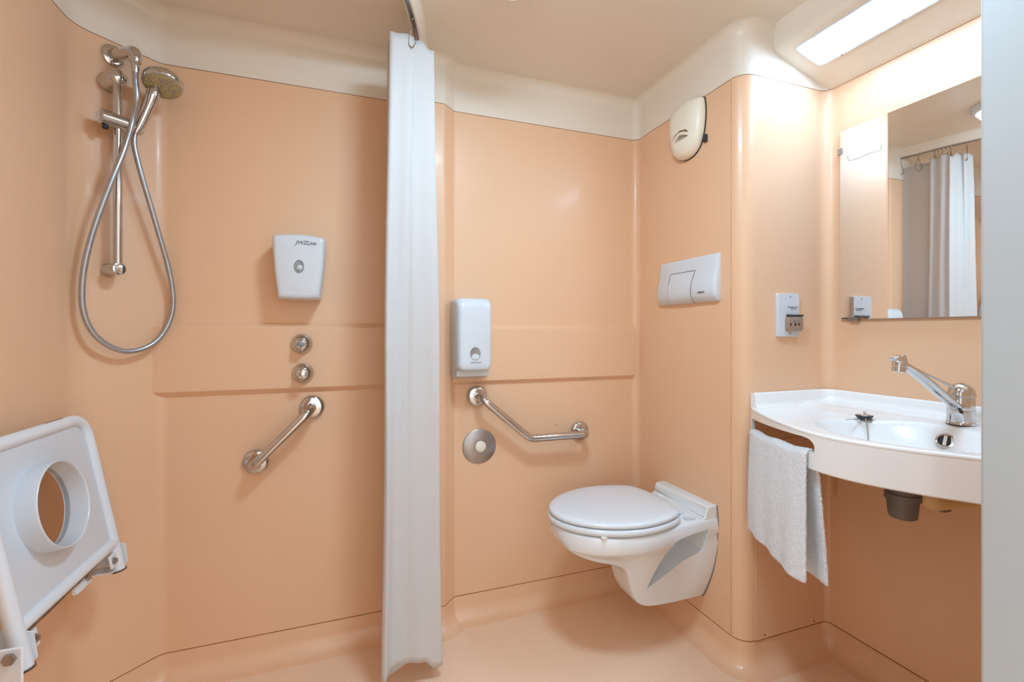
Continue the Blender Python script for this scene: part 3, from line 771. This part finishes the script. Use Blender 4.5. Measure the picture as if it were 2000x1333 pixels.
# trap and waste pipe below
dz = V((BXC, BYC, .742))
t = thing('bottle_trap', V((1.275, .742, .636)), 'dark grey plastic bottle trap hanging under the basin', 'bottle trap')
c = V((1.275, .742, .636))
obj('cup', lathe(c, UP, [(0, .020), (.002, .026), (.006, .0285), (.030, .0310), (.046, .0325)], 32), greym, t)
obj('collar', lathe(c+V((0, 0, .046)), UP, [(0, .034), (.001, .0365), (.014, .0365), (.015, .0345)], 20), greym, t)
obj('neck', lathe(c+V((0, 0, .061)), UP, [(0, .032), (.02, .032), (.024, .022), (.05, .022)], 28), greym, t)
w1 = onX(1816, 984, 1.40)
t = thing('waste_pipe', V((XE-.006, w1.y+.02, w1.z)), 'cream waste pipe elbow on the wall under the basin', 'pipe')
obj('elbow', tube(filletpath([w1+V((0, 0, .05)), w1+V((0, 0, .004)), V((XE-.004, w1.y-.02, w1.z+.004))], .02, 8), .023, 20), pipem, t)
obj('wall_plate', lathe(V((XE-.006, w1.y-.02, w1.z+.006)), (-1, 0, 0), [(0, .036), (.006, .035), (.02, .028)], 28), pipem, t)
bp = onX(1846, 992, 1.50)
obj('pipe_clip', box(bp, (1, 0, 0), UP, (0, 1, 0), .03, .02, .012), wirem, t)

# ------------------------------------------------------------------ hand towel over the slot bar
t0y, t1y = .822, 1.128
ztop = .770
prof = []     # (offset out of the apron (negative = room side), z)
zb1_, zb2_ = .478, .468
rings = []
NS = 40
for i in range(NS+1):
    s = i/NS; y = t1y + (t0y-t1y)*s; xf = xfront(y); ztop = .769 + .021*s
    ring = []
    wob = .003*math.sin(s*9)+.002*math.sin(s*23+1)
    zfb = zb1_ - .006*(1-s) + .004*math.sin(s*6)
    for k in range(25):      # front flap from the hem up
        q = k/24; z = zfb + (ztop-.004-zfb)*q
        out = -.010 - .006*(1-q) - wob*(1-q)*1.5 - .006*math.sin(q*PI)*(.5+.5*math.sin(s*5))
        # the left edge spreads outwards below the bar; right-hand edge curls back at the hem
        ys = y + .012*(1-q)*(1-s)*.0 + .004*(1-q)*s*-1
        if s < .1: out += .006*(1-s/.1)
        ring.append(V((xf+out, ys, z)))
    for a in range(20, 170, 25):
        ca = R(a); ring.append(V((xf+.0045-.0145*math.cos(ca), y, ztop-.004+.011*math.sin(ca) + .004*math.sin(s*14)*.5)))
    for k in range(25):
        q = k/24; z = ztop-.004 + (zb2_-ztop+.004)*q
        ring.append(V((xf+.019+.020*q+wob*q, y-.020*s*q**.4, z)))
    rings.append(ring)
bm = loft(rings, False, False, False)
o = obj('hand_towel', bm, towelm, origin=(1.1, .97, .47), angle=180)
tag(o, 'white terry hand towel hanging over the slot bar of the basin', 'towel')
solid(o, .009, 0); subs(o, 2)
tx = bpy.data.textures.new('terry', 'CLOUDS'); tx.noise_scale = .0045
md = o.modifiers.new('pile', 'DISPLACE'); md.texture = tx; md.strength = .0045; md.mid_level = .5

# ------------------------------------------------------------------ shaver socket
A, B_ = FD.pt(1521, 573, .012), FD.pt(1562, 658, .012)
w, h = B_.x-A.x, A.z-B_.z
F = Frame(((A.x+B_.x)/2, YD, (A.z+B_.z)/2), FD.r, FD.u, FD.n)
t = thing('shaver_socket', F(0, -h/2, 0), 'white shaver socket with brown smoked cover beside the mirror', 'socket')
o = obj('plate', outline(F, rrect(w, h, .004, 4), [(0, 1, 1), (.008, 1, 1), (.011, .97, .98)]), plast, t)
cov = obj('cover', outline(F.sub(w*.17, -h*.20, .011), rrect(w*.72, h*.345, .008, 5), [(0, 1, 1), (.010, 1, 1), (.013, .95, .93)]), smokem, t, label='brown smoked flap cover')
obj('cover_hinge', box(F(w*.17, -h*.01, .020), FD.r, FD.u, FD.n, w*.70, .006, .010), darkm, cov)
for dx, dy, r in ((-.020, -.215, .004), (0.0, -.215, .0048), (.017, -.215, .004)):
    obj('socket_hole', lathe(F(w*.13+dx, h*dy, .0235), FD.n, [(0, r), (.0008, r), (.001, r*.4)], 14), blackm, cov)
text('socket_mark', 'o   o', F.sub(w*.17, -h*.13, .0242), .012, inkm, cov)
text('socket_mark', '_', F.sub(w*.15, -h*.28, .0242), .014, inkm, cov)
text('lettering', 'SHAVERS ONLY', F.sub(w*.18, h*.185, .0112), .0068, inkm, t)
text('lettering', '230V  20VA', F.sub(w*.22, h*.145, .0112), .0055, inkm, t)
for dy in (.43, -.42): screw('screw', F(w*.06, h*dy, .011), FD.n, .0025, t)

# ------------------------------------------------------------------ mirror
XM = XE-.012
A = onX(1641, 258.6, XM); A2 = onX(1641, 624.3, XM)
my0, my1, mz1, mz0 = A.y, YN+.05, A.z, A2.z
F = Frame((XE, (my0+my1)/2, (mz0+mz1)/2), FE.r, FE.u, FE.n); w, h = my0-my1, mz1-mz0
t = thing('wall_mirror', F(0, -h/2, 0), 'large frameless rectangular mirror clipped to the wall above the basin', 'mirror')
bm = box(F(0, 0, .009), FE.r, FE.u, FE.n, w, h, .006)
g = obj('glass', bm, mirm, t, smooth=False)
def medge(name, a, b, c, sx, sy, sz, m=satin): return obj(name, box(F(a, b, c), FE.r, FE.u, FE.n, sx, sy, sz), m, t)
cz = onX(1641, 297, XM).z - F.o.z
medge('mirror_clip', -w/2, cz, .008, .014, .020, .016)
ya = -(onX(1667, 622, XM).y - F.o.y)
medge('mirror_clip', ya, -h/2, .008, .030, .012, .016)
medge('backing', 0, 0, .003, w-.004, h-.004, .006, greym)
medge('edge_stain', -w/2+.020, -h/2+.003, .0122, .030, .005, .0006, rustm)
medge('edge_stain', -w/2+.070, -h/2+.004, .0122, .036, .007, .0006, rustm)
sc = [F(-(onX(px, py, XM).y-F.o.y), onX(px, py, XM).z-F.o.z, .0124) for px, py in ((1655, 305), (1657.5, 314), (1663, 313.5), (1680, 308), (1700, 299), (1720, 294), (1722, 283))]
obj('scratch_mark', tube(sc, .0007, 6), greym, t)

# ------------------------------------------------------------------ shower seat, folded up against the left wall
hY0, hY1 = 1.500, 1.118                    # far and near leg
zb_, zt_ = .468, .868
bx, tx_ = -.566, -.642
sv = V((tx_-bx, 0, zt_-zb_)); SLEN = sv.length; sv.normalize()
sn_ = V((sv.z, 0, -sv.x))                  # towards the room
FQ = Frame((bx, (hY0+hY1)/2, zb_), (0, 1, 0), sv, sn_)
hw = (hY0-hY1)/2
t = thing('folding_shower_chair', (XL, (hY0+hY1)/2, .42), 'white fold-up shower seat with round commode collar raised against left wall', 'shower seat')
fpth = filletpath([FQ(hw, -.006), FQ(hw, SLEN), FQ(-hw, SLEN), FQ(-hw, -.006)], .062, 10)
obj('tube_frame', tube(fpth, .0140, 18), paintm, t)
cbar = obj('crossbar', tube([FQ(hw-.004, .068, .0), FQ(-hw+.004, .068, .0)], .0140, 16), paintm, t)
chip = obj('chipped_edge', tube([FQ(hw-.10, .0550, .0075), FQ(.04, .0545, .0070), FQ(-.04, .0545, .007), FQ(-.11, .0540, .0075), FQ(-hw+.02, .0545, .0085)], [.0006, .0018, .0022, .0030, .0022], 8), rustm, t, label='dark chipped paint under the crossbar')
pw, ph = 2*hw-.027, SLEN-.072-.013
hole = FQ.sub(-.036, .247)
plate = obj('seat_panel', outline(FQ.sub(0, .076+ph/2), [(x_, y_) for x_, y_ in rrect(pw, ph, .052, 8) if y_ > 0] + [(-pw/2, -ph/2), (pw/2, -ph/2)], [(-.006, 1, 1), (.0015, 1, 1), (.003, .99, .99)]), plast, t)
RO, RI = .094, .0895
cut(plate, [lathe(hole(0, 0, -.05), sn_, [(0, RI), (.1, RI)], 56)])
obj('collar', loft([circ(hole(0, 0, h_), FQ.r, FQ.u, r, 56) for h_, r in ((-.008, RO), (.0, RO), (.036, RO), (.0385, RO-.001), (.0395, (RO+RI)/2), (.0385, RI+.0008), (.036, RI), (-.008, RI), (-.008, RO))], True, False, False), plast, t, angle=60)
obj('chipped_line', tube([FQ(hw+.0095, y_, .0100) for y_ in (.13, .20, .26)], .0011, 6), rustm, t, label='dark scratch along the frame')
obj('chipped_line', tube([FQ(x_, SLEN+.0136, .0035) for x_ in (.10, .06, .03)], .0010, 6), rustm, t, label='dark scratch along the frame')
for s in (1, -1):
    obj('end_cap', lathe(FQ(s*hw, -.005), -sv, [(0, .0162), (.004, .0162), (.005, .012)], 18), rustm, t, label='rusty tube end')
    c = FQ(s*hw, .030)
    # lug welded to the tube, pivot bolt, wall bracket
    lug = box(FQ(s*hw-.026*(1 if s > 0 else -1), .030, .004), FQ.r, FQ.u, FQ.n, .034, .034, .006)
    o = obj('pivot_lug', lug, paintm, t); bevel(o, .002, 2)
    obj('pivot_bolt', lathe(FQ(s*hw-.030*(1 if s > 0 else -1), .030, .007), FQ.n, [(0, .0095), (.002, .0095), (.002, .0065), (.007, .0062), (.0075, .003)], 6), satin, o)
    yb = c.y + (.006 if s > 0 else -.006)
    br = loft([[V((x, yb+dy, z)) for x, z in ((XL, .455), (XL, .56), (c.x+.012, .520), (c.x+.018, .470), (c.x-.005, .452))] for dy in ((.014, .018) if s > 0 else (.020, .024))])
    obj('wall_bracket', br, paintm, t)
    o = obj('bracket_rib', loft([[V((x, y, z)) for y, z in ((c.y-.03, zz), (c.y+.012, zz), (c.y+.012, zz-.003), (c.y-.03, zz-.003))] for x, zz in ((XL, .463), (c.x+.005, .470))]), paintm, t)
lk = FQ(.045, .038, -.008)
o = obj('latch_plate', outline(Frame(lk, FQ.r, FQ.u, FQ.n), rrect(.070, .026, .006, 4), [(-.003, 1, 1), (.003, 1, 1)]), paintm, t)
obj('latch_bolt', lathe(lk+FQ.r*.018+sn_*.003+sv*.004, sn_, [(0, .0095), (.006, .009), (.007, .004)], 6), satin, o)
# near hinge bracket plate in front, with its bolt
pb_ = onY(18, 1290, 1.055)
Fb = Frame((pb_.x-.001, 1.06, pb_.z), (1, 0, 0), UP, (0, -1, 0))
o = obj('front_bracket', box(Fb(-.075, -.03, 0), Fb.r, Fb.u, Fb.n, .185, .095, .005), paintm, t); bevel(o, .003, 2)
obj('bracket_bolt', lathe(Fb(0, 0, .0025), Fb.n, [(0, .0105), (.005, .010), (.006, .005)], 6), satin, o)

# ------------------------------------------------------------------ curtain rail, hooks and curtain
RAILZ = 2.030
rail_pts = [(.262, 1.700), (.228, 1.58), (.2065, 1.484), (.163, 1.351), (.09, 1.20), (-.02, 1.06), (-.18, .96), (-.40, .91), (-.69, .90)]
rp = smoothpath([V((x, y, RAILZ)) for x, y in rail_pts], 10)
# moulded rib of the ceiling that carries the rail
rings = []
for i, p in enumerate(rp):
    d = (rp[min(i+1, len(rp)-1)]-rp[max(i-1, 0)]).normalized(); n = V((-d.y, d.x, 0))
    hwid = [(-.030, ZC+.004), (-.022, ZC-.004), (-.017, ZC-.018), (-.015, RAILZ+.016), (-.011, RAILZ+.011), (.011, RAILZ+.011), (.015, RAILZ+.016), (.017, ZC-.018), (.022, ZC-.004), (.030, ZC+.004)]
    rings.append([V((p.x, p.y, 0))+n*a+V((0, 0, z)) for a, z in hwid])
struct('trim_10', loft(rings, True), creamm, angle=60)
rl = obj('curtain_rail', loft([[V((p.x, p.y, 0))+(V((-(rp[min(i+1, len(rp)-1)]-rp[max(i-1, 0)]).y, (rp[min(i+1, len(rp)-1)]-rp[max(i-1, 0)]).x, 0)).normalized())*a+V((0, 0, z)) for a, z in
         ((-.006, RAILZ+.0115), (-.006, RAILZ+.006), (-.002, RAILZ+.006), (-.002, RAILZ+.009), (.002, RAILZ+.009), (.002, RAILZ+.006), (.006, RAILZ+.006), (.006, RAILZ+.0115))] for i, p in enumerate(rp)], True), satin, origin=(.2, 1.4, RAILZ))
tag(rl, 'narrow curved metal curtain track under the ceiling rib', 'curtain rail')
def railat(y):
    for a, b in zip(rp, rp[1:]):
        if (a.y-y)*(b.y-y) <= 0: s = (y-a.y)/(b.y-a.y+1e-9); return a.lerp(b, s), (b-a).normalized()
    return rp[0], (rp[1]-rp[0]).normalized()
def hookbm(c, d, h=.085):
    n = V((-d.y, d.x, 0)); bm = bmesh.new()
    w = [(0, 0), (.0, -.010), (.004, -.022), (.010, -.034), (.013, -.048), (.012, -.064), (.006, -.076), (-.002, -.080), (-.010, -.072), (-.012, -.058), (-.008, -.042), (-.003, -.030), (-.001, -.018)]
    tube(smoothpath([c + n*x*.9 + d*x*.5 + V((0, 0, z*h/.08)) for x, z in w], 5), .0014, 8, True, bm)
    lathe(c+V((0, 0, .002)), UP, [(-.004, .003), (0, .0042), (.004, .003)], 10, bm)
    return bm
c, d = railat(1.675)
hk0 = None
hooks = [(1.672, 'bronze wire curtain hook nearest the back wall, seen in the mirror', None),
         (1.60, 'bronze wire curtain hook alone between wall and bunched curtain, seen in the mirror', None),
         (1.535, 'bronze wire curtain hook in the cluster above the bunched white curtain', 'curtain hooks over the bunched curtain'),
         (1.520, 'bronze wire curtain hook in the cluster above the bunched white curtain', 'curtain hooks over the bunched curtain'),
         (1.505, 'bronze wire curtain hook in the cluster above the bunched white curtain', 'curtain hooks over the bunched curtain'),
         (1.490, 'bronze wire curtain hook in the cluster above the bunched white curtain', 'curtain hooks over the bunched curtain'),
         (1.475, 'bronze wire curtain hook in the cluster above the bunched white curtain', 'curtain hooks over the bunched curtain'),
         (1.418, 'open bronze wire curtain hook at the front of the bunched curtain', None)]
for k, (y, lab, grp) in enumerate(hooks):
    p, d = railat(y); c = V((p.x, p.y, RAILZ+.003))
    if hk0 is None:
        hk0 = obj('curtain_hook', hookbm(c, d), wirem, origin=c); o = hk0; o.rotation_euler = (0, 0, 1.25)
    else:
        o = hk0.copy(); COL.objects.link(o); o.location = c; o.rotation_euler = (0, 0, [1.25, 1.4, .7, 1.6, 1.0, 1.9, .5, .2][k])
    tag(o, lab, 'curtain hook', grp)
    if grp is None and 'group' in o: del o['group']
# curtain: top and bottom plan curves
top = [(.250, 1.706), (.226, 1.65), (.219, 1.60), (.208, 1.555), (.228, 1.545), (.256, 1.536), (.250, 1.512), (.259, 1.488), (.253, 1.464), (.257, 1.450), (.232, 1.446), (.196, 1.442), (.191, 1.434), (.193, 1.426), (.164, 1.424), (.130, 1.422), (.126, 1.436), (.180, 1.452), (.122, 1.464), (.190, 1.476), (.122, 1.488), (.190, 1.500), (.130, 1.512)]
bot = [(.238, 1.680), (.214, 1.63), (.216, 1.60), (.199, 1.560), (.240, 1.548), (.281, 1.536), (.273, 1.512), (.286, 1.488), (.276, 1.464), (.282, 1.444), (.246, 1.438), (.206, 1.434), (.168, 1.436), (.140, 1.434), (.122, 1.424), (.106, 1.404), (.102, 1.424), (.175, 1.450), (.105, 1.464), (.190, 1.476), (.105, 1.488), (.190, 1.500), (.115, 1.512)]
ZCT, ZCB = 1.990, .072
tp_ = smoothpath([V((x, y, 0)) for x, y in top], 8); bo_ = smoothpath([V((x, y, 0)) for x, y in bot], 8)
NV = 90; NU = len(tp_)
rows = []
creases = [.075, .235, .30, .492, .585, .735, .805]
def hump(u, a, b): return sstep(a-.02, a+.02, u)*(1-sstep(b-.02, b+.02, u))
for i in range(NV+1):
    v = i/NV; r = []
    for j in range(NU):
        u = j/(NU-1)
        w_ = v**.85
        p = tp_[j].lerp(bo_[j], w_)
        zt_c = ZCT - .006*math.sin(u*40)**2 - .016*hump(u, .37, .455)
        zb_c = ZCB - .030*hump(u, .18, .46) + .006*hump(u, .50, .60) - .016*hump(u, .655, .75)
        z = zt_c + (zb_c-zt_c)*v
        k = sum(math.exp(-((v-c_-.006*math.sin(u*5+c_*40))/.0045)**2) for c_ in creases)
        p = p + V((-.2, -.9, 0))*(.0034*k*(.6+.4*math.sin(u*23+v*9)) + .0022*math.sin(u*74+v*2.5)*sstep(.40, .46, u)*(1-sstep(.68, .72, u))*sstep(0, .15, v)) + V((.003*math.sin(v*7+u*12), .003*math.sin(v*9+u*17), 0))*math.sin(PI*v)
        r.append(V((p.x, p.y, z)))
    rows.append(r)
o = obj('shower_curtain', loft(rows, False, False, False), curtm, origin=(.2, 1.45, ZCB), angle=180)
tag(o, 'white fabric shower curtain bunched in folds, hanging from ceiling track to the floor', 'shower curtain')
solid(o, .0009, 0)

# ------------------------------------------------------------------ daylight of the hall behind the camera
w = bpy.data.worlds.new('hall_daylight'); S.world = w; w.use_nodes = True
bgn = w.node_tree.nodes['Background']; bgn.inputs['Color'].default_value = (.96, .95, .94, 1); bgn.inputs['Strength'].default_value = WORLD_E

vs = S.view_settings; vs.view_transform = 'Standard'; vs.look = 'None'; vs.exposure = 0; vs.gamma = 1; vs.use_curve_mapping = False
S.cycles.max_bounces = 10; S.cycles.diffuse_bounces = 6; S.cycles.glossy_bounces = 6
S.cycles.caustics_reflective = False; S.cycles.caustics_refractive = False
S.cycles.sample_clamp_indirect = 6; S.cycles.use_denoising = True
